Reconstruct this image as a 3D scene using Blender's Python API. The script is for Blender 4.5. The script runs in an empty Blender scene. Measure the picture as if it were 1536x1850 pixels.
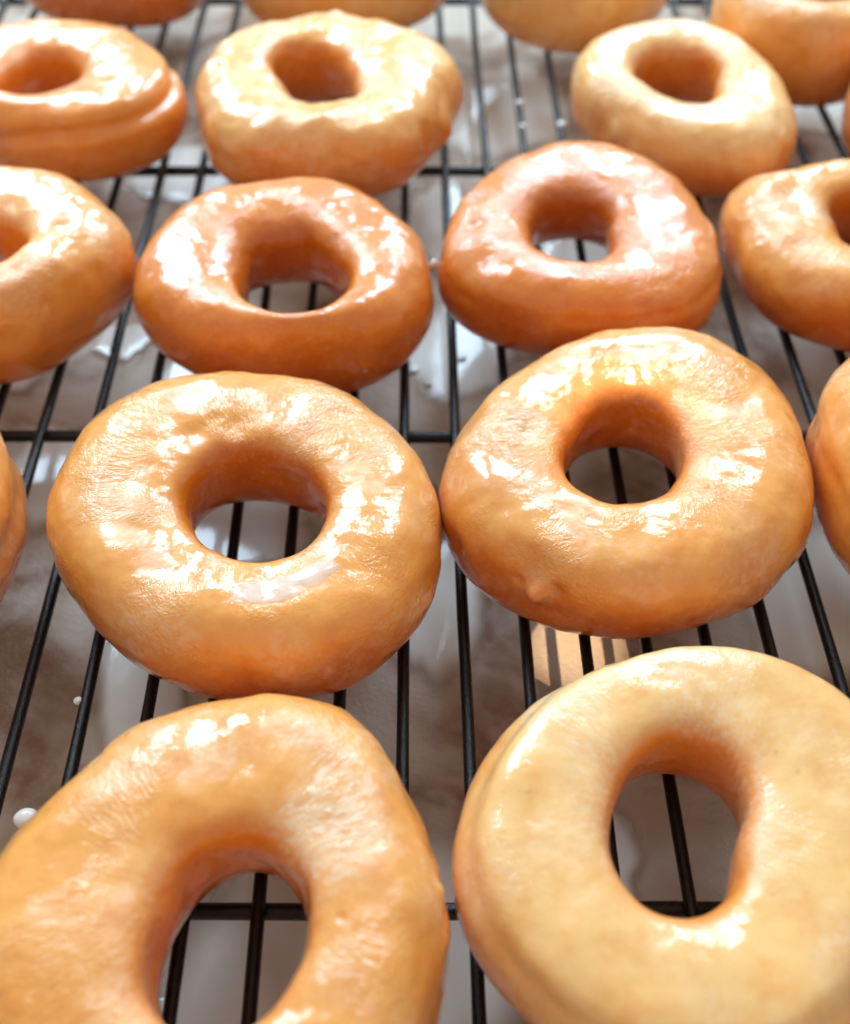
import bpy, math
import numpy as np
from mathutils import Vector, Matrix

scene = bpy.context.scene
col = scene.collection

# ------------------------------------------------------------------ camera
PITCH = math.radians(49.9935)
CAM_H = 0.19212
YAW = math.atan(30 * math.cos(PITCH) / 1948.0)
cam = bpy.data.cameras.new('camera')
cam.sensor_fit = 'HORIZONTAL'
cam.sensor_width = 36.0
cam.lens = 36.0 * 1948.0 / 1536.0
cam.clip_start = 0.005
cam.clip_end = 50.0
sy, cy, sp, cp = math.sin(YAW), math.cos(YAW), math.sin(PITCH), math.cos(PITCH)
fwd = Vector((sy * cp, cy * cp, -sp))
rgt = Vector((cy, -sy, 0))
upv = rgt.cross(fwd)
camo = bpy.data.objects.new('camera', cam)
camo.matrix_world = Matrix(((rgt.x, upv.x, -fwd.x, 0), (rgt.y, upv.y, -fwd.y, 0), (rgt.z, upv.z, -fwd.z, CAM_H), (0, 0, 0, 1)))
col.objects.link(camo)
scene.camera = camo
cam.dof.use_dof = True
cam.dof.focus_distance = 0.212
cam.dof.aperture_fstop = cam.lens / 3.6

# ------------------------------------------------------------------ light: a kitchen lit by a window behind the rack
world = bpy.data.worlds.new('World')
scene.world = world
world.use_nodes = True
wb = world.node_tree.nodes['Background']
wb.inputs['Color'].default_value = (1.0, 0.90, 0.78, 1)
wb.inputs['Strength'].default_value = 0.52


def area(name, loc, target, sx, sy_, power, color):
    L = bpy.data.lights.new(name, 'AREA')
    L.shape = 'RECTANGLE'
    L.size, L.size_y, L.energy, L.color = sx, sy_, power, color
    o = bpy.data.objects.new(name, L)
    o.location = loc
    o.rotation_euler = (Vector(target) - Vector(loc)).to_track_quat('-Z', 'Y').to_euler()
    col.objects.link(o)
    return o


CEN = (0, 0.18, 0.0)
area('window_light', (-0.34, 0.80, 0.55), CEN, 0.32, 0.48, 7.8, (0.56, 0.80, 1.0))
area('window_light', (0.18, 0.90, 0.55), CEN, 0.32, 0.48, 6.8, (0.56, 0.80, 1.0))

sunl = bpy.data.lights.new('sunlight', 'SPOT')
sunl.energy = 150.0
sunl.color = (1.0, 0.74, 0.44)
sunl.shadow_soft_size = 0.01
sunl.spot_size = math.radians(0.36)
sunl.spot_blend = 0.15
suno = bpy.data.objects.new('sunlight', sunl)
_el, _az = math.radians(60), math.radians(70)
SUN_DIR = Vector((math.cos(_el) * math.cos(_az), math.cos(_el) * math.sin(_az), math.sin(_el)))
suno.location = Vector((0.0358, 0.1390, -0.022)) + SUN_DIR * 1.6
suno.rotation_euler = (-SUN_DIR).to_track_quat('-Z', 'Y').to_euler()
col.objects.link(suno)

scene.view_settings.view_transform = 'Standard'
scene.view_settings.look = 'None'
scene.view_settings.exposure = 0.15
scene.view_settings.gamma = 1.0

# ------------------------------------------------------------------ numpy noise
_rng = np.random.RandomState(7)
_perm = _rng.permutation(256)
_perm = np.concatenate([_perm, _perm, _perm])
_g = _rng.normal(size=(256, 3))
_g /= np.linalg.norm(_g, axis=1, keepdims=True)


def perlin(p):
    i = np.floor(p).astype(int)
    f = p - i
    w = f * f * f * (f * (f * 6 - 15) + 10)
    i &= 255
    out = 0
    for dx in (0, 1):
        wx = w[..., 0] if dx else 1 - w[..., 0]
        for dy in (0, 1):
            wy = w[..., 1] if dy else 1 - w[..., 1]
            for dz in (0, 1):
                wz = w[..., 2] if dz else 1 - w[..., 2]
                h = _perm[_perm[_perm[(i[..., 0] + dx) & 255] + ((i[..., 1] + dy) & 255)] + ((i[..., 2] + dz) & 255)]
                g = _g[h]
                out = out + wx * wy * wz * (g[..., 0] * (f[..., 0] - dx) + g[..., 1] * (f[..., 1] - dy) + g[..., 2] * (f[..., 2] - dz))
    return out * 1.6


def sstep(a, b, x):
    t = np.clip((x - a) / (b - a), 0, 1)
    return t * t * (3 - 2 * t)


# ------------------------------------------------------------------ materials
def new_mat(name):
    m = bpy.data.materials.new(name)
    m.use_nodes = True
    nt = m.node_tree
    b = nt.nodes['Principled BSDF']
    return m, nt, b


def nd(nt, t, **kw):
    n = nt.nodes.new(t)
    for k, v in kw.items():
        setattr(n, k, v)
    return n


def attr(nt, name):
    return nd(nt, 'ShaderNodeAttribute', attribute_name=name)


def noise(nt, vec, scale, detail=3.0, rough=0.55, dist=0.0):
    n = nd(nt, 'ShaderNodeTexNoise')
    n.inputs['Scale'].default_value = scale
    n.inputs['Detail'].default_value = detail
    n.inputs['Roughness'].default_value = rough
    n.inputs['Distortion'].default_value = dist
    nt.links.new(vec, n.inputs['Vector'])
    return n.outputs['Fac']


def mth(nt, op, a, b=None, clamp=False):
    n = nd(nt, 'ShaderNodeMath', operation=op)
    n.use_clamp = clamp
    for k, v in enumerate((a, b)):
        if v is None:
            continue
        if isinstance(v, (int, float)):
            n.inputs[k].default_value = v
        else:
            nt.links.new(v, n.inputs[k])
    return n.outputs[0]


def ramp(nt, v, a, b, lo=0.0, hi=1.0):
    n = nd(nt, 'ShaderNodeMapRange')
    n.interpolation_type = 'SMOOTHSTEP'
    n.inputs['From Min'].default_value = a
    n.inputs['From Max'].default_value = b
    n.inputs['To Min'].default_value = lo
    n.inputs['To Max'].default_value = hi
    nt.links.new(v, n.inputs['Value'])
    return n.outputs['Result']


def mixc(nt, fac, a, b):
    n = nd(nt, 'ShaderNodeMix', data_type='RGBA')
    for sock, v in ((n.inputs[0], fac), (n.inputs[6], a), (n.inputs[7], b)):
        if isinstance(v, (int, float)):
            sock.default_value = v
        elif isinstance(v, tuple):
            sock.default_value = v
        else:
            nt.links.new(v, sock)
    return n.outputs[2]


def donut_material():
    m, nt, b = new_mat('glazed_dough')
    L = nt.links.new
    obj = nd(nt, 'ShaderNodeTexCoord').outputs['Object']
    dough = attr(nt, 'dough').outputs['Color']
    wr = attr(nt, 'wrinkle_space').outputs['Vector']
    wamt = attr(nt, 'wrinkle').outputs['Fac']
    film = attr(nt, 'film').outputs['Fac']
    # colour: fine fried mottling, pores, milky glaze film
    mot = noise(nt, obj, 160, 4, 0.6)
    deep = nd(nt, 'ShaderNodeMix', data_type='RGBA', blend_type='MULTIPLY')
    deep.inputs[0].default_value = 1.0
    L(dough, deep.inputs[6])
    deep.inputs[7].default_value = (0.90, 0.70, 0.42, 1)
    c = mixc(nt, ramp(nt, mot, 0.40, 0.70, 0.0, 0.6), dough, deep.outputs[2])
    fine = noise(nt, obj, 900, 3, 0.6)
    c = mixc(nt, ramp(nt, fine, 0.52, 0.75, 0.0, 0.22), c, (0.86, 0.56, 0.24, 1))
    por = noise(nt, obj, 420, 2, 0.5)
    c = mixc(nt, ramp(nt, por, 0.68, 0.78, 0.0, 0.28), c, (0.42, 0.17, 0.045, 1))
    filmn = mth(nt, 'MULTIPLY', film, ramp(nt, noise(nt, wr, 1.3, 3, 0.6, 0.4), 0.40, 0.68, 0.25, 1.0), True)
    c = mixc(nt, mth(nt, 'MULTIPLY', filmn, 0.55), c, (0.95, 0.77, 0.55, 1))
    L(c, b.inputs['Base Color'])
    b.inputs['Roughness'].default_value = 0.5
    b.inputs['Specular IOR Level'].default_value = 0.3
    b.inputs['Subsurface Weight'].default_value = 0.25
    b.inputs['Subsurface Radius'].default_value = (1.0, 0.40, 0.12)
    b.inputs['Subsurface Scale'].default_value = 0.0028
    # glaze coat
    b.inputs['Coat Weight'].default_value = 1.0
    b.inputs['Coat IOR'].default_value = 1.53
    gl = noise(nt, obj, 85, 3, 0.6)
    L(ramp(nt, mth(nt, 'SUBTRACT', gl, mth(nt, 'MULTIPLY', attr(nt, 'gloss').outputs['Fac'], 0.12)), 0.44, 0.60, 0.09, 0.42), b.inputs['Coat Roughness'])
    # relief: wrinkled glaze skin running across the ring, lumps and a fine sugar grain
    w1 = noise(nt, wr, 1.0, 3, 0.6, 1.6)
    w2 = noise(nt, wr, 2.4, 2, 0.5, 1.2)
    lump = noise(nt, obj, 230, 2, 0.5)
    grain = noise(nt, obj, 1500, 2, 0.6)
    vor = nd(nt, 'ShaderNodeTexVoronoi')
    vor.inputs['Scale'].default_value = 330
    L(obj, vor.inputs['Vector'])
    sel = nd(nt, 'ShaderNodeSeparateColor')
    L(vor.outputs['Color'], sel.inputs[0])
    blister = mth(nt, 'MULTIPLY', ramp(nt, vor.outputs['Distance'], 0.10, 0.34, 1.0, 0.0), ramp(nt, sel.outputs[0], 0.80, 0.95))
    hgt = mth(nt, 'ADD', mth(nt, 'MULTIPLY', mth(nt, 'ADD', w1, mth(nt, 'MULTIPLY', w2, 0.75)), wamt),
              mth(nt, 'ADD', mth(nt, 'MULTIPLY', lump, 0.8), mth(nt, 'ADD', mth(nt, 'MULTIPLY', grain, 0.11), mth(nt, 'MULTIPLY', mth(nt, 'MULTIPLY', blister, wamt), 0.55))))
    bp = nd(nt, 'ShaderNodeBump')
    bp.inputs['Strength'].default_value = 1.0
    bp.inputs['Distance'].default_value = 0.00042
    L(hgt, bp.inputs['Height'])
    L(bp.outputs[0], b.inputs['Coat Normal'])
    bp2 = nd(nt, 'ShaderNodeBump')
    bp2.inputs['Strength'].default_value = 0.6
    bp2.inputs['Distance'].default_value = 0.00042
    L(hgt, bp2.inputs['Height'])
    L(bp2.outputs[0], b.inputs['Normal'])
    return m


def glaze_material(name, color, rough, thin=None, bump=0.00008, scale=300, trans=0.0):
    m, nt, b = new_mat(name)
    L = nt.links.new
    obj = nd(nt, 'ShaderNodeTexCoord').outputs['Object']
    c = mixc(nt, ramp(nt, noise(nt, obj, 60, 3), 0.35, 0.7, 0, 0.25), color, tuple(x * 0.82 for x in color[:3]) + (1,))
    if thin:
        th = attr(nt, 'thickness').outputs['Fac']
        c = mixc(nt, ramp(nt, th, 0.05, 1.0), thin, c)
    L(c, b.inputs['Base Color'])
    if trans:
        L(ramp(nt, attr(nt, 'thickness').outputs['Fac'], 0.0, 0.95, 0.0, 1 - trans), b.inputs['Alpha'])
    b.inputs['Roughness'].default_value = rough
    b.inputs['IOR'].default_value = 1.46
    b.inputs['Subsurface Weight'].default_value = 0.2
    b.inputs['Subsurface Radius'].default_value = (1, 0.8, 0.6)
    b.inputs['Subsurface Scale'].default_value = 0.002
    bp = nd(nt, 'ShaderNodeBump')
    bp.inputs['Distance'].default_value = bump
    L(noise(nt, obj, scale, 3), bp.inputs['Height'])
    L(bp.outputs[0], b.inputs['Normal'])
    return m


def wire_material():
    m, nt, b = new_mat('black_nonstick')
    L = nt.links.new
    obj = nd(nt, 'ShaderNodeTexCoord').outputs['Object']
    g = noise(nt, obj, 2000, 3, 0.75)
    L(mixc(nt, ramp(nt, noise(nt, obj, 120, 3), 0.45, 0.7, 0, 0.6), (0.001, 0.001, 0.0012, 1), (0.010, 0.004, 0.0025, 1)), b.inputs['Base Color'])
    L(ramp(nt, noise(nt, obj, 90, 2), 0.35, 0.65, 0.10, 0.28), b.inputs['Roughness'])
    b.inputs['Specular IOR Level'].default_value = 0.45
    bp = nd(nt, 'ShaderNodeBump')
    bp.inputs['Strength'].default_value = 1.0
    bp.inputs['Distance'].default_value = 0.00018
    L(g, bp.inputs['Height'])
    L(bp.outputs[0], b.inputs['Normal'])
    return m


def paper_material():
    m, nt, b = new_mat('brown_parchment')
    L = nt.links.new
    obj = nd(nt, 'ShaderNodeTexCoord').outputs['Object']
    c = mixc(nt, ramp(nt, noise(nt, obj, 26, 4), 0.3, 0.7), (0.20, 0.09, 0.042, 1), (0.27, 0.135, 0.07, 1))
    c = mixc(nt, ramp(nt, noise(nt, obj, 1300, 3, 0.75), 0.42, 0.62, 0, 0.3), c, (0.44, 0.27, 0.15, 1))
    c = mixc(nt, ramp(nt, noise(nt, obj, 30, 4, 0.6, 0.6), 0.34, 0.58, 0.08, 0.85), c, (0.68, 0.58, 0.49, 1))
    L(c, b.inputs['Base Color'])
    L(ramp(nt, noise(nt, obj, 40, 3), 0.35, 0.65, 0.25, 0.55), b.inputs['Roughness'])
    b.inputs['Specular IOR Level'].default_value = 0.2
    bp = nd(nt, 'ShaderNodeBump')
    bp.inputs['Strength'].default_value = 0.9
    bp.inputs['Distance'].default_value = 0.0006
    L(mth(nt, 'ADD', mth(nt, 'MULTIPLY', noise(nt, obj, 900, 3, 0.7), 0.8), noise(nt, obj, 130, 2)), bp.inputs['Height'])
    L(bp.outputs[0], b.inputs['Normal'])
    return m


M_DONUT = donut_material()
M_POOL = glaze_material('white_glaze_on_dough', (0.92, 0.84, 0.72, 1), 0.06, bump=0.00014, scale=240, trans=0.42)
M_PUDDLE = glaze_material('milky_glaze_pool', (0.90, 0.85, 0.78, 1), 0.10, thin=(0.50, 0.34, 0.22, 1), bump=0.00006, scale=140, trans=0.08)
M_DROP = glaze_material('white_glaze_drop', (0.80, 0.77, 0.73, 1), 0.08)
M_WIRE = wire_material()
M_PAPER = paper_material()


# ------------------------------------------------------------------ helpers
def link_mesh(name, verts, faces, mat, parent=None, smooth=True, loc=None):
    me = bpy.data.meshes.new(name)
    me.from_pydata(verts, [], faces)
    me.materials.append(mat)
    if smooth:
        me.polygons.foreach_set('use_smooth', np.ones(len(me.polygons), bool))
    o = bpy.data.objects.new(name, me)
    col.objects.link(o)
    if parent:
        o.parent = parent
    if loc:
        o.location = loc
    return o


def tag(o, label, cat, group=None, kind=None):
    if label:
        o['label'] = label
    if cat:
        o['category'] = cat
    if group:
        o['group'] = group
    if kind:
        o['kind'] = kind
    return o


def fattr(me, name, vals):
    a = me.attributes.new(name, 'FLOAT', 'POINT')
    a.data.foreach_set('value', np.ascontiguousarray(vals, dtype=np.float32).ravel())


def grid_faces(nu, nv, wu=True, wv=True):
    i, j = np.meshgrid(np.arange(nu if wu else nu - 1), np.arange(nv if wv else nv - 1), indexing='ij')
    i2, j2 = (i + 1) % nu, (j + 1) % nv
    return np.stack([i * nv + j, i2 * nv + j, i2 * nv + j2, i * nv + j2], -1).reshape(-1, 4)


# ------------------------------------------------------------------ glazed donuts
# mm: centre x, y, height, outer radius (Fourier in the angle), hole radius (Fourier)
FIT = {
    'A': (-32.39, 60.33, 33.09, [37.91, 0.01, 0.07, -0.35, 0.79, -1.04, -1.12, -0.29, -0.44, -0.38, 0.21, 0.66, 0.21], [11.96, 4.12, -4.39, -1.49, -0.08, -0.04, 0.45]),
    'B': (45.01, 73.73, 28.01, [38.31, 0.10, -0.03, 0.41, 2.56, -0.75, 1.24, 0.13, 0.44, -0.33, -0.02, -0.19, 0.16], [12.74, -2.93, 0.86, -1.88, 1.59, 0.10, -0.12]),
    'C': (-36.62, 146.57, 28.45, [40.88, 0.06, -0.08, 0.74, -3.04, -0.01, 0.38, -0.28, 0.15, -0.03, -0.10, 0.17, 0.25], [13.62, 3.16, -3.39, 0.04, -1.29, -0.06, -0.08]),
    'D': (47.02, 160.12, 26.90, [40.76, 0.33, 0.08, 0.21, 3.09, -1.06, -1.01, -0.29, -0.13, -0.02, -0.25, -0.06, -0.10], [13.41, -2.49, -1.84, -1.15, 1.40, 0.46, -0.27]),
    'E': (-34.03, 229.43, 27.12, [37.13, -0.19, 0.22, 1.81, -0.92, -0.23, -1.22, -0.42, -0.18, 0.12, -0.32, 0.07, 0.40], [13.65, 2.23, -7.87, -2.98, -2.08, -1.05, 1.12]),
    'F': (44.87, 244.04, 24.71, [38.88, 0.02, 0.16, -1.01, 0.58, -0.93, -2.33, -0.48, 0.26, 0.29, 0.03, -0.06, 0.02], [12.27, -3.22, -1.59, -2.09, 1.15, 0.26, 0.68]),
    'G': (-27.85, 318.44, 27.39, [41.45, 0.13, 0.02, 0.67, 1.23, -0.22, 0.57, -0.54, 0.12, 0.49, 1.43, 0.14, 0.10], [14.11, -2.80, 0.38, -2.44, -2.83, 0.49, 1.00]),
    'H': (85.01, 318.52, 25.51, [35.66, 0.02, -0.02, -3.59, -3.43, -1.42, 0.23, 0.16, -0.30, -0.00, 0.60, 0.03, 0.05], [13.98, -2.63, 1.71, -1.61, 0.35, -0.35, 0.42]),
    'I': (-115.46, 323.09, 27.17, [37.38, 0.22, 0.47, 5.87, -3.84, -2.27, -0.89, 1.63, -0.53, -1.09, -0.42, 0.65, 0.16], [11.60, -0.76, -4.28, -0.92, 1.52, 1.04, -0.19]),
    'J': (-113.92, 232.78, 31.02, [35.51, 0.01, 0.04, 1.59, 0.24, 1.08, 0.97, -0.22, 0.00, 0.35, 0.26, 0.58, 0.05], [13.45, -1.41, -4.73, 0.31, -2.60, 0.13, -0.33]),
    'K': (119.54, 241.26, 25.36, [33.91, 0.01, -0.01, 1.45, -0.61, -0.31, 1.25, -0.65, -0.48, 0.64, 0.10, -0.42, 0.14], [12.24, 3.12, 0.59, -1.52, 0.78, 0.05, -0.11]),
    'L': (122.04, 159.43, 33.64, [37.14, -0.01, 0.01, -1.74, 2.22, 0.30, 0.49, 0.03, 0.14, 0.29, 0.32, -0.12, -0.21], [13.31, 0.35, 0.12, -0.36, 0.15, 0.08, 0.01]),
    'M': (-119.33, 147.97, 33.65, [36.93, 0.01, -0.01, -1.95, -2.74, -0.12, 0.36, 0.04, -0.19, -0.10, 0.43, 0.07, 0.24], [13.97, 0.06, 0.09, -0.26, -0.12, -0.05, 0.04]),
    'N': (-113.10, 427.35, 33.96, [40.48, 0.01, 0.03, 0.57, -0.87, -0.94, -0.85, -1.00, 0.27, -0.17, 0.66, 0.27, 0.26], [14.95, 0.13, 0.13, 0.42, -0.23, -0.02, -0.31]),
    'O': (-26.20, 416.34, 33.62, [38.76, 0.00, -0.05, 1.52, 0.45, 0.41, -1.41, -0.34, -0.07, 0.10, -0.13, -0.14, -0.09], [14.82, -0.21, -0.48, 0.28, 0.14, 0.02, -0.13]),
    'P': (58.82, 407.12, 33.90, [37.21, -0.01, -0.04, -1.00, 0.39, 0.20, 0.45, 0.21, -0.13, -0.10, -0.08, -0.02, 0.05], [14.78, -0.16, -1.00, -0.42, 0.13, 0.05, 0.10]),
    'Q': (133.00, 365.50, 33.00, [33.00, 0.80, 0.50, -1.00, 0.60, 0.00, 0.00, 0.00, 0.00, 0.00, 0.00, 0.00, 0.00], [15.50, 0.00, 0.00, 1.00, 0.00, 0.00, 0.00]),
    'R': (170.63, 303.75, 33.50, [37.73, 0.01, -0.00, -0.06, 0.12, -0.07, -0.01, 0.07, -0.05, -0.04, 0.06, 0.01, -0.06], [13.36, 0.18, 0.01, -0.09, -0.01, 0.02, 0.00]),
}



def four(c, u):
    r = np.full_like(u, c[0])
    for k in range(1, (len(c) - 1) // 2 + 1):
        r = r + c[2 * k - 1] * np.cos(k * u) + c[2 * k] * np.sin(k * u)
    return r


def spw(x, e):
    return np.sign(x) * np.abs(x) ** e


CREAM, TAN, ORANGE, BROWN = (0.93, 0.54, 0.20), (0.90, 0.385, 0.080), (0.82, 0.250, 0.020), (0.66, 0.160, 0.004)

# key: tone of the top, tone of the sides, edge where it browns, wrinkle, film, proof-line groove (mm), dents (angle, section angle, radius mm, depth mm), resolution
D = {
    'A': dict(top=TAN, side=ORANGE, edge=0.25, wr=0.8, film=0.50, milk=[(28, 100, 9, 2.2)], dents=[(30, 108, 9, 0.7), (0, 14, 2.2, 2.8), (4, 30, 2.4, -0.8), (354, 16, 2.0, -0.6), (349, 108, 1.0, 0.35), (68, 120, 9, -0.5), (95, 70, 7, 0.6), (130, 80, 6, 0.5)], res=1),
    'B': dict(top=CREAM, side=ORANGE, edge=0.22, wr=0.30, film=0.75, lump=0.6, groove=0.9, gphi=0.60, gwide=0.28, dents=[(101, 81, 7, 0.4), (292, 99, 8, 0.4), (165, 75, 8, -0.5), (20, 85, 8, 0.5), (330, 80, 7, -0.4)], res=1),
    'C': dict(gloss=0.5, top=TAN, side=BROWN, edge=0.32, wr=1.0, film=0.60, dents=[(131, 112, 5.5, 1.6), (98, 118, 5, 1.1), (110, 100, 3, -0.6), (285, 95, 5, 0.7), (199, 108, 8, -0.4), (320, 70, 6, 0.5), (240, 70, 7, 0.5), (160, 75, 6, 0.4), (40, 80, 6, 0.5)], res=1),
    'D': dict(top=TAN, side=BROWN, edge=0.42, wr=1.0, film=0.45, milk=[(172, 98, 6, 1.5)], dents=[(233, 42, 6.5, 1.9), (236, 16, 2.8, -2.6), (241, 24, 1.6, 1.2), (230, 20, 1.5, 0.9), (176, 99, 6, 0.8), (199, 80, 7, -0.5), (300, 45, 6, 0.7), (208, 6, 2.6, 0.8), (120, 60, 5, 0.6), (30, 70, 7, 0.7), (60, 40, 6, -0.5), (265, 50, 6, 0.5)], res=1),
    'E': dict(rd=1, gloss=1, top=(0.80, 0.245, 0.022), side=(0.63, 0.145, 0.004), edge=0.42, wr=0.45, film=0.14, dents=[(101, 40, 5, 0.8), (140, 50, 5, 0.5), (304, -5, 1.1, -0.9), (20, 100, 8, 0.4), (230, 80, 7, 0.4)], res=0.75),
    'F': dict(rd=0.6, gloss=0.0, top=(0.78, 0.228, 0.020), side=(0.60, 0.125, 0.003), edge=0.36, wr=0.7, film=0.16, groove=0.4, gphi=0.35, dents=[(165, 66, 3.2, 1.1), (176, 70, 2.4, -0.6), (190, 78, 3.0, 0.9), (217, 72, 5, 0.5), (300, 60, 7, 0.5)], res=0.75),
    'G': dict(rd=0.5, gloss=0.3, top=(0.92, 0.48, 0.15), side=ORANGE, edge=0.35, wr=0.9, film=0.6, lump=1.5, dents=[(86, 60, 4.5, -1.5), (70, 60, 3.5, 1.0), (240, 72, 6, 0.8), (341, -5, 9, -3.2), (26, 117, 5, 0.9), (320, 20, 7, 1.3), (200, 80, 5, -0.8), (180, 70, 4, 0.9), (270, 80, 5, -0.7)], res=0.75),
    'H': dict(rd=0.5, top=CREAM, side=ORANGE, gloss=0.0, edge=0.15, wr=1.0, film=0.5, dents=[(210, 27, 5, 0.5), (334, 108, 6, 0.7), (240, 60, 5, -0.5), (20, 70, 6, 0.6)], res=0.75),
    'I': dict(rd=0.6, gloss=1, top=(0.87, 0.32, 0.05), side=ORANGE, edge=0.35, wr=0.35, film=0.25, groove=1.8, gtilt=0.55, dents=[(300, 60, 7, 0.5)], res=0.75),
    'J': dict(rd=0.3, gloss=0.8, top=TAN, side=ORANGE, edge=0.1, lump=1.3, wr=1.0, film=0.55, dents=[(356, 95, 5, 1.2), (20, 80, 3.5, -0.9), (341, 63, 6, 0.6), (310, 90, 4, 0.8), (40, 70, 5, -0.7)], res=0.75),
    'K': dict(rd=0.5, gloss=0.5, top=TAN, side=BROWN, edge=0.36, wr=0.8, film=0.5, milk=[(168, 98, 8, 2.0)], dents=[(154, 95, 6, 1.2), (175, 100, 5, 0.9), (200, 75, 6, -0.5), (230, 70, 6, 0.5)], res=0.75),
    'L': dict(top=TAN, side=ORANGE, edge=0.25, wr=0.7, film=0.7, groove=0.6, dents=[(160, 60, 6, 0.6), (200, 60, 6, 0.5)], res=0.75),
    'M': dict(top=TAN, side=ORANGE, edge=0.25, wr=0.5, film=0.6, groove=0.8, dents=[(10, 50, 6, 0.5)], res=0.6),
    'N': dict(top=ORANGE, side=BROWN, edge=0.3, wr=0.6, film=0.4, dents=[], res=0.5),
    'O': dict(top=CREAM, side=TAN, edge=0.0, wr=0.6, film=0.5, dents=[], res=0.5),
    'P': dict(top=CREAM, side=TAN, edge=-0.3, wr=0.6, film=0.5, dents=[], res=0.5),
    'Q': dict(top=TAN, side=ORANGE, edge=-0.3, wr=0.8, film=0.6, dents=[(230, 70, 6, 0.7)], res=0.6),
    'R': dict(top=ORANGE, side=BROWN, edge=0.2, wr=0.5, film=0.5, dents=[], res=0.5),
}
LABELS = {
    'A': 'tan glazed donut with a nick in its right edge, nearest the viewer at bottom left',
    'B': 'palest smooth cream glazed donut with a faint rim line, at bottom right',
    'C': 'large tan glazed donut with a milky white glaze pool in front of its hole',
    'D': 'large golden glazed donut with a torn bump and dent on its lower left side',
    'E': 'orange brown donut with a wide round hole and a broad ring of shiny glaze',
    'F': 'dark orange donut with two folds at its left edge and a browned outer wall',
    'G': 'lumpy pale donut with a knob on its far rim and a squarish hole',
    'H': 'pale cream donut with a rough sugary left side behind the dark orange donut',
    'I': 'orange donut with a deep groove around its tall side, at the upper left edge',
    'J': 'pale wrinkled donut cut by the left edge, beside the wide holed orange brown donut',
    'K': 'tan donut with a glaze filled dent, right of the dark orange donut',
    'L': 'pale donut cut by the right edge, beside the golden donut with the torn bump',
    'M': 'orange brown curve of a donut at the left edge, beside the white pooled donut',
    'N': 'orange brown donut cut by the top edge, leftmost of the farthest row',
    'O': 'donut cut by the top edge directly behind the lumpy pale donut with the knob',
    'P': 'pale yellow donut cut by the top edge, right of the bare stretch of wires',
    'Q': 'tan donut cut by the top edge, its hole showing at far right corner',
    'R': 'donut of which only a sliver shows at the right edge, beside the pale sugary donut',
}


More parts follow.
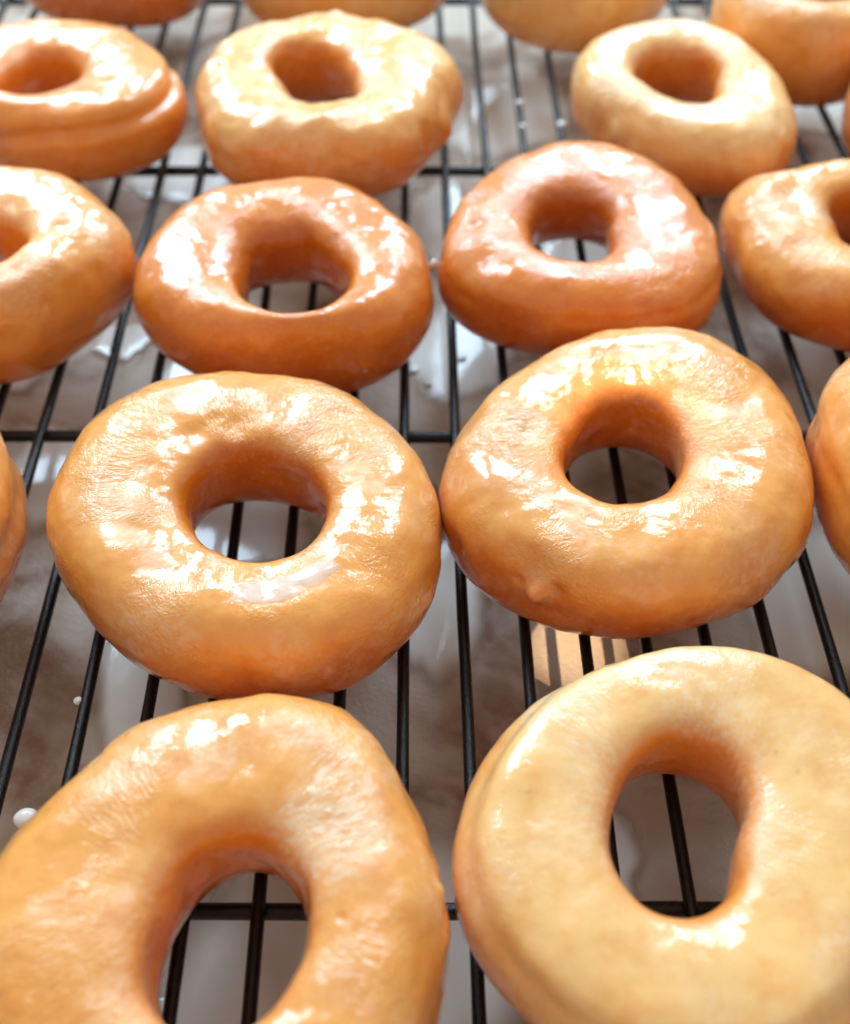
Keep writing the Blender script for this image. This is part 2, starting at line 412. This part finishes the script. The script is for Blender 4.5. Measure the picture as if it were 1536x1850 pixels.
class Donut:
    def __init__(self, key):
        f = FIT[key]
        self.key, self.p = key, D[key]
        self.cx, self.cy, self.h = (v / 1000 for v in f[:3])
        self.co, self.ci = np.array(f[3]) / 1000, np.array(f[4]) / 1000
        self.seed = (ord(key) - 64) * 17.31

    def surface(self, u, v):
        """points (m, about the donut's base) on the grid u x v"""
        ro, ri = four(self.co, u), np.maximum(four(self.ci, u), 0.004)
        m, a = (ro + ri) / 2, (ro - ri) / 2
        c, s = np.cos(v), np.sin(v)
        w = 0.5 + 0.5 * np.tanh(c / 0.5)          # 1 on the round outer wall, 0 on the steeper inner wall
        up = s >= 0
        rd = self.p.get('rd', 0)
        xi, zi = 0.56 + 0.26 * rd, 0.60 + 0.26 * rd
        zm = 0.5 * w + 0.66 * (1 - w)
        hz = np.abs(s) ** np.where(up, zi + (0.88 - zi) * w, 0.95 - 0.05 * w)
        cvv = np.sign(c) * np.abs(c) ** np.where(up, xi + (0.88 - xi) * w, 0.90)
        svv = 2 * np.where(up, zm + (1 - zm) * hz, zm - zm * hz) - 1
        rad = m[:, None] + a[:, None] * cvv[None]
        z = np.broadcast_to((self.h / 2 + self.h / 2 * svv)[None], rad.shape)
        P = np.stack([rad * np.cos(u)[:, None], rad * np.sin(u)[:, None], z], -1)
        return P

    def mid(self, u):
        ro, ri = four(self.co, u), np.maximum(four(self.ci, u), 0.004)
        m = (ro + ri) / 2
        return np.stack([m * np.cos(u), m * np.sin(u), np.full_like(u, self.h / 2)], -1)

    def relief(self, P0, U, V):
        """height in metres along the normal"""
        s = self.seed
        q = P0 + s
        d = 0.0008 * perlin(q / 0.016) + 0.00036 * perlin(q / 0.0068 + 9) + 0.00012 * perlin(q / 0.0030 + 5)
        base = sstep(-1.0, -0.2, np.sin(V))
        d = d * base * self.p.get('lump', 1.0)
        gr = self.p.get('groove', 0)
        if gr:
            ph = (V + np.pi) % (2 * np.pi) - np.pi
            off = self.p.get('gphi', 0.12) + 0.10 * np.sin(U * 2 + s) + self.p.get('gtilt', 0) * np.cos(U + 0.2)
            d = d - gr / 1000 * np.exp(-((ph - off) / self.p.get('gwide', 0.16)) ** 2) * (np.abs(ph) < 1.4) + gr / 2200 * np.exp(-((ph - off - 0.42) / 0.22) ** 2) * (np.abs(ph) < 1.6)
        return d

    def points(self, u, v, lift=0.0):
        P0 = self.surface(u, v)
        eps = 1e-3
        Pu = (self.surface(u + eps, v) - self.surface(u - eps, v))
        Pv = (self.surface(u, v + eps) - self.surface(u, v - eps))
        N = np.cross(Pu, Pv)
        N /= np.maximum(np.linalg.norm(N, axis=-1, keepdims=True), 1e-12)
        out = P0 - self.mid(u)[:, None]
        N *= np.sign((N * out).sum(-1, keepdims=True))
        U, V = np.broadcast_to(u[:, None], P0.shape[:2]), np.broadcast_to(v[None], P0.shape[:2])
        h = self.relief(P0, U, V)
        for (ud, pd, r, dep) in self.p['dents']:
            c = self.surface(np.array([math.radians(ud)]), np.array([math.radians(pd)]))[0, 0]
            dd = P0 - c
            dist2 = (dd ** 2).sum(-1) * (1 + 0.35 * perlin(P0 / 0.004 + self.seed))
            h = h - dep / 1000 * np.exp(-dist2 / (r / 1000 * 0.62) ** 2)
        return P0 + N * (h + lift)[..., None], N, U, V, P0

    def build(self):
        p = self.p
        nu, nv = int(360 * p['res']), int(176 * p['res'])
        u = np.linspace(0, 2 * np.pi, nu, endpoint=False)
        v = np.linspace(0, 2 * np.pi, nv, endpoint=False) - np.pi / 2
        P, N, U, V, P0 = self.points(u, v)
        P = P.copy()
        P[..., 2] = np.maximum(P[..., 2], -0.0003)
        me = bpy.data.meshes.new('glazed_donut')
        me.from_pydata(P.reshape(-1, 3).tolist(), [], grid_faces(nu, nv).tolist())
        me.polygons.foreach_set('use_smooth', np.ones(len(me.polygons), bool))
        me.materials.append(M_DONUT)
        q = P0 + self.seed
        # baked colour of the dough: browner sides, paler crown
        zz = np.sin(V) + 0.45 * perlin(q / 0.018) + 0.22 * perlin(q / 0.007 + 3)
        t = sstep(p['edge'] - 0.75, p['edge'] + 0.55, zz)
        inner = sstep(0.1, -0.7, np.cos(V)) * 0.95 * sstep(0.98, 0.35, np.sin(V))
        t = t * (1 - inner)
        c = np.array(p['side'])[None, None] * (1 - t[..., None]) + np.array(p['top'])[None, None] * t[..., None]
        c = c * (1 + 0.10 * perlin(q / 0.025 + 40)[..., None])
        rgba = np.concatenate([np.clip(c, 0, 1), np.ones(c.shape[:2] + (1,))], -1)
        a = me.attributes.new('dough', 'FLOAT_COLOR', 'POINT')
        a.data.foreach_set('color', rgba.astype(np.float32).ravel())
        wm = p['wr'] * sstep(-0.25, 0.35, perlin(q / 0.014 + 60)) * sstep(-0.1, 0.6, np.sin(V))
        fattr(me, 'wrinkle', wm)
        fl = p['film'] * sstep(-0.2, 0.5, perlin(q / 0.016 + 80)) * sstep(-0.7, 0.3, np.sin(V))
        for (ud, pd, r, amt) in p.get('milk', []):
            c = self.surface(np.array([math.radians(ud)]), np.array([math.radians(pd)]))[0, 0]
            d2 = ((P0 - c) ** 2).sum(-1) * (1 + 0.5 * perlin(P0 / 0.006 + self.seed))
            fl = fl + amt * np.exp(-(d2 / (r / 1000) ** 2) ** 2)
        fattr(me, 'film', fl)
        fattr(me, 'gloss', np.full(U.shape, p.get('gloss', 0.25)))
        R = 1.0 / 0.0022
        wrv = np.stack([np.cos(U) * 0.028 * R, np.sin(U) * 0.028 * R, V * 0.012 * R * 0.8 + self.seed], -1)
        a = me.attributes.new('wrinkle_space', 'FLOAT_VECTOR', 'POINT')
        a.data.foreach_set('vector', wrv.astype(np.float32).ravel())
        o = bpy.data.objects.new('glazed_donut', me)
        o.location = (self.cx, self.cy, 0)
        col.objects.link(o)
        tag(o, LABELS[self.key], 'donut', 'glazed donuts on the cooling rack')
        self.o = o
        return o

    def pool(self, ud, pd, ru, rv, thick, name='glaze_pool', seed=0.0, mat=None, nu=44, nv=30):
        """a pool of set glaze lying on the crown: a lens that follows the dough (half sizes in mm)"""
        uc, vc = math.radians(ud), math.radians(pd)
        c = self.surface(np.array([uc]), np.array([vc]))[0, 0]
        e = 1e-3
        su = np.linalg.norm(self.surface(np.array([uc + e]), np.array([vc]))[0, 0] - c) / e
        sv = np.linalg.norm(self.surface(np.array([uc]), np.array([vc + e]))[0, 0] - c) / e
        au, av = ru / 1000 / su, rv / 1000 / sv
        u = uc + np.linspace(-1, 1, nu) * au
        v = vc + np.linspace(-1, 1, nv) * av
        X, Y = np.meshgrid(np.linspace(-1, 1, nu), np.linspace(-1, 1, nv), indexing='ij')
        th = np.arctan2(Y, X)
        rr = np.hypot(X, Y)
        edge = 0.82 + 0.26 * perlin(np.stack([np.cos(th) * 1.3 + seed, np.sin(th) * 1.3, np.full_like(th, seed)], -1))
        k = np.clip(1 - (rr / edge) ** 2, 0, 1)
        lift = thick / 1000 * k ** 0.8 - np.where(k <= 0, 0.00025, 0.00002)
        P, N, U, V, P0 = self.points(u, v, lift)
        F = grid_faces(nu, nv, False, False)
        keep = (k.reshape(-1)[F] > 0).any(1)
        F = F[keep]
        used = np.unique(F)
        remap = -np.ones(nu * nv, int)
        remap[used] = np.arange(len(used))
        o = link_mesh(name, P.reshape(-1, 3)[used].tolist(), remap[F].tolist(), mat or M_POOL, self.o)
        fattr(o.data, 'thickness', np.sqrt(k).reshape(-1)[used])
        return o


donuts = {k: Donut(k) for k in D}
for k, dn in donuts.items():
    dn.build()
donuts['C'].pool(287, 93, 9.5, 4.2, 0.5, seed=1.0)['label'] = 'milky white pool of glaze'
donuts['C'].pool(305, 96, 6.5, 3.2, 0.5, seed=2.2)['label'] = 'milky white pool of glaze'
donuts['E'].pool(304, -9, 1.0, 1.0, 0.7, 'glaze_bead', seed=4.0, nu=18, nv=18)

# ------------------------------------------------------------------ cooling rack
rack = bpy.data.objects.new('cooling_rack', None)
rack.location = (0, 0.2, 0)
col.objects.link(rack)
tag(rack, 'black wire cooling rack of thin parallel wires over thicker crossbars, carrying the donuts', 'cooling rack')


def rod(name, a, b, r, seed, nseg=90, ns=14, lump=0.00008):
    a, b = np.array(a), np.array(b)
    t = np.linspace(0, 1, nseg)
    d = (b - a) / np.linalg.norm(b - a)
    n1 = np.cross(d, [0, 0, 1.0])
    n1 /= np.linalg.norm(n1)
    n2 = np.cross(n1, d)
    th = np.linspace(0, 2 * np.pi, ns, endpoint=False)
    C = a[None] + (b - a)[None] * t[:, None]
    L = np.linalg.norm(b - a)
    off = 0.0004 * perlin(np.stack([t * L / 0.06, np.full_like(t, seed), np.full_like(t, 1.5)], -1))
    C = C + off[:, None] * n1
    rr = r + lump * perlin(np.stack([t * L / 0.012, np.full_like(t, seed * 1.7), np.full_like(t, 4.5)], -1))
    P = C[:, None] + rr[:, None, None] * (np.cos(th)[None, :, None] * n1 + np.sin(th)[None, :, None] * n2)
    o = link_mesh(name, (P.reshape(-1, 3) - np.array(rack.location)).tolist(), grid_faces(nseg, ns, False, True).tolist(), M_WIRE, rack)
    return o


WX = [-0.0034 + 0.01292 * i for i in range(-15, 18)]
for i, x in enumerate(WX):
    rod('wire', (x, 0.02, -0.00130), (x, 0.56, -0.00130), 0.00128, i * 3.1)
for k in range(5):
    y = 0.0701 - 0.119 + 0.119 * k
    if k == 0:
        continue
    tl = math.tan(YAW)
    rod('crossbar', (-0.21, y + 0.21 * tl, -0.0038), (0.22, y - 0.22 * tl, -0.0038), 0.00155, 70 + k * 2.3)

# ------------------------------------------------------------------ paper and glaze puddles below
TZ = -0.022
nx, ny = 160, 200
X, Y = np.meshgrid(np.linspace(-0.36, 0.36, nx), np.linspace(-0.08, 0.82, ny), indexing='ij')
q = np.stack([X, Y, np.zeros_like(X)], -1)
Z = TZ + 0.0007 * perlin(q / 0.05) + 0.00025 * perlin(q / 0.014 + 4)
paper = link_mesh('parchment_paper', np.stack([X, Y, Z], -1).reshape(-1, 3).tolist(), grid_faces(nx, ny, False, False).tolist(), M_PAPER)
tag(paper, 'brown parchment paper spotted with dripped glaze, lying beneath the wire rack', 'paper')

PUD = [
    (-0.0640, 0.134, 11, 36, 0.1, 'long milky glaze puddle on the paper left of the tan donut nearest the viewer'),
    (0.0030, 0.152, 13, 24, 0.0, 'grey white glaze puddle on the paper between the four nearest donuts'),
    (-0.0170, 0.062, 38, 31, 0.2, 'wide smooth grey white puddle seen through the hole of the bottom left donut'),
    (0.0350, 0.086, 9, 15, 0.0, 'small glaze puddle edge seen through the hole of the palest donut'),
    (0.1000, 0.156, 18, 32, -0.3, 'bluish white glaze puddle on the paper by the right edge wires'),
    (0.0120, 0.240, 17, 20, 0.0, 'grey glaze puddle with small bubbles between the two orange donuts and the two large ones'),
    (-0.0440, 0.176, 21, 16, 0.0, 'pale puddle seen through the hole of the donut with the white pool'),
    (-0.1200, 0.238, 14, 13, 0.3, 'white glaze spot under the near edge of the pale wrinkled donut'),
    (-0.0970, 0.194, 11, 20, 0.2, 'bright bluish puddle between the left edge curve and the donut with the white pool'),
    (-0.0880, 0.247, 9, 8, 0.6, 'small glaze streak under the right edge of the pale wrinkled donut'),
    (-0.0660, 0.232, 8, 12, 0.1, 'narrow puddle on the paper left of the wide holed orange brown donut'),
    (-0.0820, 0.336, 22, 17, 0.0, 'white glaze puddle below the grooved orange donut and the lumpy pale donut'),
    (0.0340, 0.376, 24, 40, -0.2, 'largest bright white puddle under the bare wires at the top'),
    (0.0080, 0.304, 12, 24, 0.1, 'cream puddle under the wire crossing left of the dark orange donut'),
    (0.0540, 0.288, 17, 14, 0.0, 'white puddle glimpsed through the hole of the dark orange donut'),
    (0.1560, 0.372, 18, 18, 0.0, 'grey white puddle under the wires near the top right corner'),
]


def blob(name, x, y, rx, ry, rot, thick, mat, z0, seed, rough=0.32, nr=14, na=72):
    th = np.linspace(0, 2 * np.pi, na, endpoint=False)
    rad = 1 + rough * perlin(np.stack([np.cos(th) * 1.2 + seed, np.sin(th) * 1.2 + seed, np.full_like(th, seed)], -1)) + 0.35 * rough * perlin(np.stack([np.cos(th) * 3.5 + seed, np.sin(th) * 3.5, np.full_like(th, seed + 2)], -1))
    t = np.concatenate([np.linspace(0.08, 0.8, nr - 6), 1 - 0.2 * (1 - np.linspace(0.15, 1, 6)) ** 2])
    ex, ey = np.cos(th) * rad * rx, np.sin(th) * rad * ry
    px = t[:, None] * (ex * math.cos(rot) - ey * math.sin(rot))[None]
    py = t[:, None] * (ex * math.sin(rot) + ey * math.cos(rot))[None]
    k = np.sqrt(np.clip(1 - t ** 6, 0, 1))[:, None] * np.ones(na)[None]
    pz = thick * k
    V = np.concatenate([[[0, 0, thick]], np.stack([px, py, pz], -1).reshape(-1, 3)])
    F = [[0, 1 + j, 1 + (j + 1) % na] for j in range(na)]
    F += (grid_faces(len(t), na, False, True) + 1).tolist()
    o = link_mesh(name, V.tolist(), F, mat, loc=(x, y, z0))
    thk = np.concatenate([[1.0], (1 - sstep(0.5, 1.0, t))[:, None].repeat(na, 1).ravel()])
    fattr(o.data, 'thickness', thk)
    return o


for i, (x, y, rx, ry, rot, lab) in enumerate(PUD):
    o = blob('glaze_puddle', x, y, rx / 800, ry / 800, rot, 0.0011 + 0.00013 * (i % 5), M_PUDDLE, TZ - 0.0004, i * 2.7 + 0.4)
    tag(o, lab, 'glaze puddle', 'glaze puddles on the paper')

# bubbles and drops
for (x, y, r, lab) in [
    (-0.0040, 0.2370, 1.3, 'left of three tiny bubbles in the grey puddle behind the crossbar'),
    (-0.0012, 0.2330, 1.7, 'largest of three tiny bubbles in the grey puddle behind the crossbar'),
    (0.0032, 0.2270, 1.2, 'bubble nearest the crossbar in the grey puddle'),
    (0.0130, 0.2380, 1.5, 'bubble right of the middle wire in the grey puddle'),
    (-0.0485, 0.0585, 2.0, 'cluster of sugar bubble in the puddle at the left of the bottom left hole'),
]:
    o = blob('glaze_bubble', x, y, r / 1000, r / 1000 * 1.05, 0, 0.0007, M_DROP, TZ + 0.0009, x * 900, 0.12, 10, 28)
    tag(o, lab, 'glaze bubble', 'bubbles in the glaze puddles')


def drop(x, y, z, r, sx, sz, lab, mat=None):
    nu, nv = 24, 16
    u = np.linspace(0, 2 * np.pi, nu, endpoint=False)
    v = np.linspace(-math.pi / 2 + 0.06, math.pi / 2 - 0.06, nv)
    Px = np.cos(v)[None] * np.cos(u)[:, None]
    Py = np.cos(v)[None] * np.sin(u)[:, None]
    Pz = np.sin(v)[None] * np.ones_like(u)[:, None]
    P = np.stack([Px * sx, Py, Pz * sz], -1) * r
    P *= (1 + 0.12 * perlin(P / (r * 1.2) + x * 500))[..., None]
    F = grid_faces(nu, nv, True, False).tolist()
    F.append([i * nv for i in range(nu)][::-1])
    F.append([i * nv + nv - 1 for i in range(nu)])
    o = link_mesh('glaze_drop', P.reshape(-1, 3).tolist(), F, mat or M_DROP, loc=(x, y, z))
    tag(o, lab, 'glaze drop', 'glaze drops clinging to the wires')


drop(-0.0740, 0.0868, 0.0002, 0.0020, 1.2, 0.7, 'white glaze drop beside the upper left edge of the bottom left donut')
drop(-0.0694, 0.1125, -0.0010, 0.0009, 1.3, 0.9, 'tiny white drop on the wire left of the donut with the white pool')
drop(0.0842, 0.1325, -0.0022, 0.0016, 0.9, 1.3, 'brownish glaze bead hanging on a wire right of the golden donut', M_PUDDLE)
drop(0.0358, 0.3440, -0.0005, 0.0013, 1.2, 0.8, 'white bead on the wire at the top, left of two side by side')
drop(0.0490, 0.3300, -0.0005, 0.0015, 1.2, 0.8, 'white bead on the wire beside the pale sugary donut')
drop(0.0358, 0.3290, -0.0005, 0.0011, 1.2, 0.8, 'lower white bead on the middle bare wire at the top')
drop(0.0047, 0.2375, 0.0125, 0.0013, 0.9, 1.3, 'glaze bead bridging the gap between the two orange donuts')
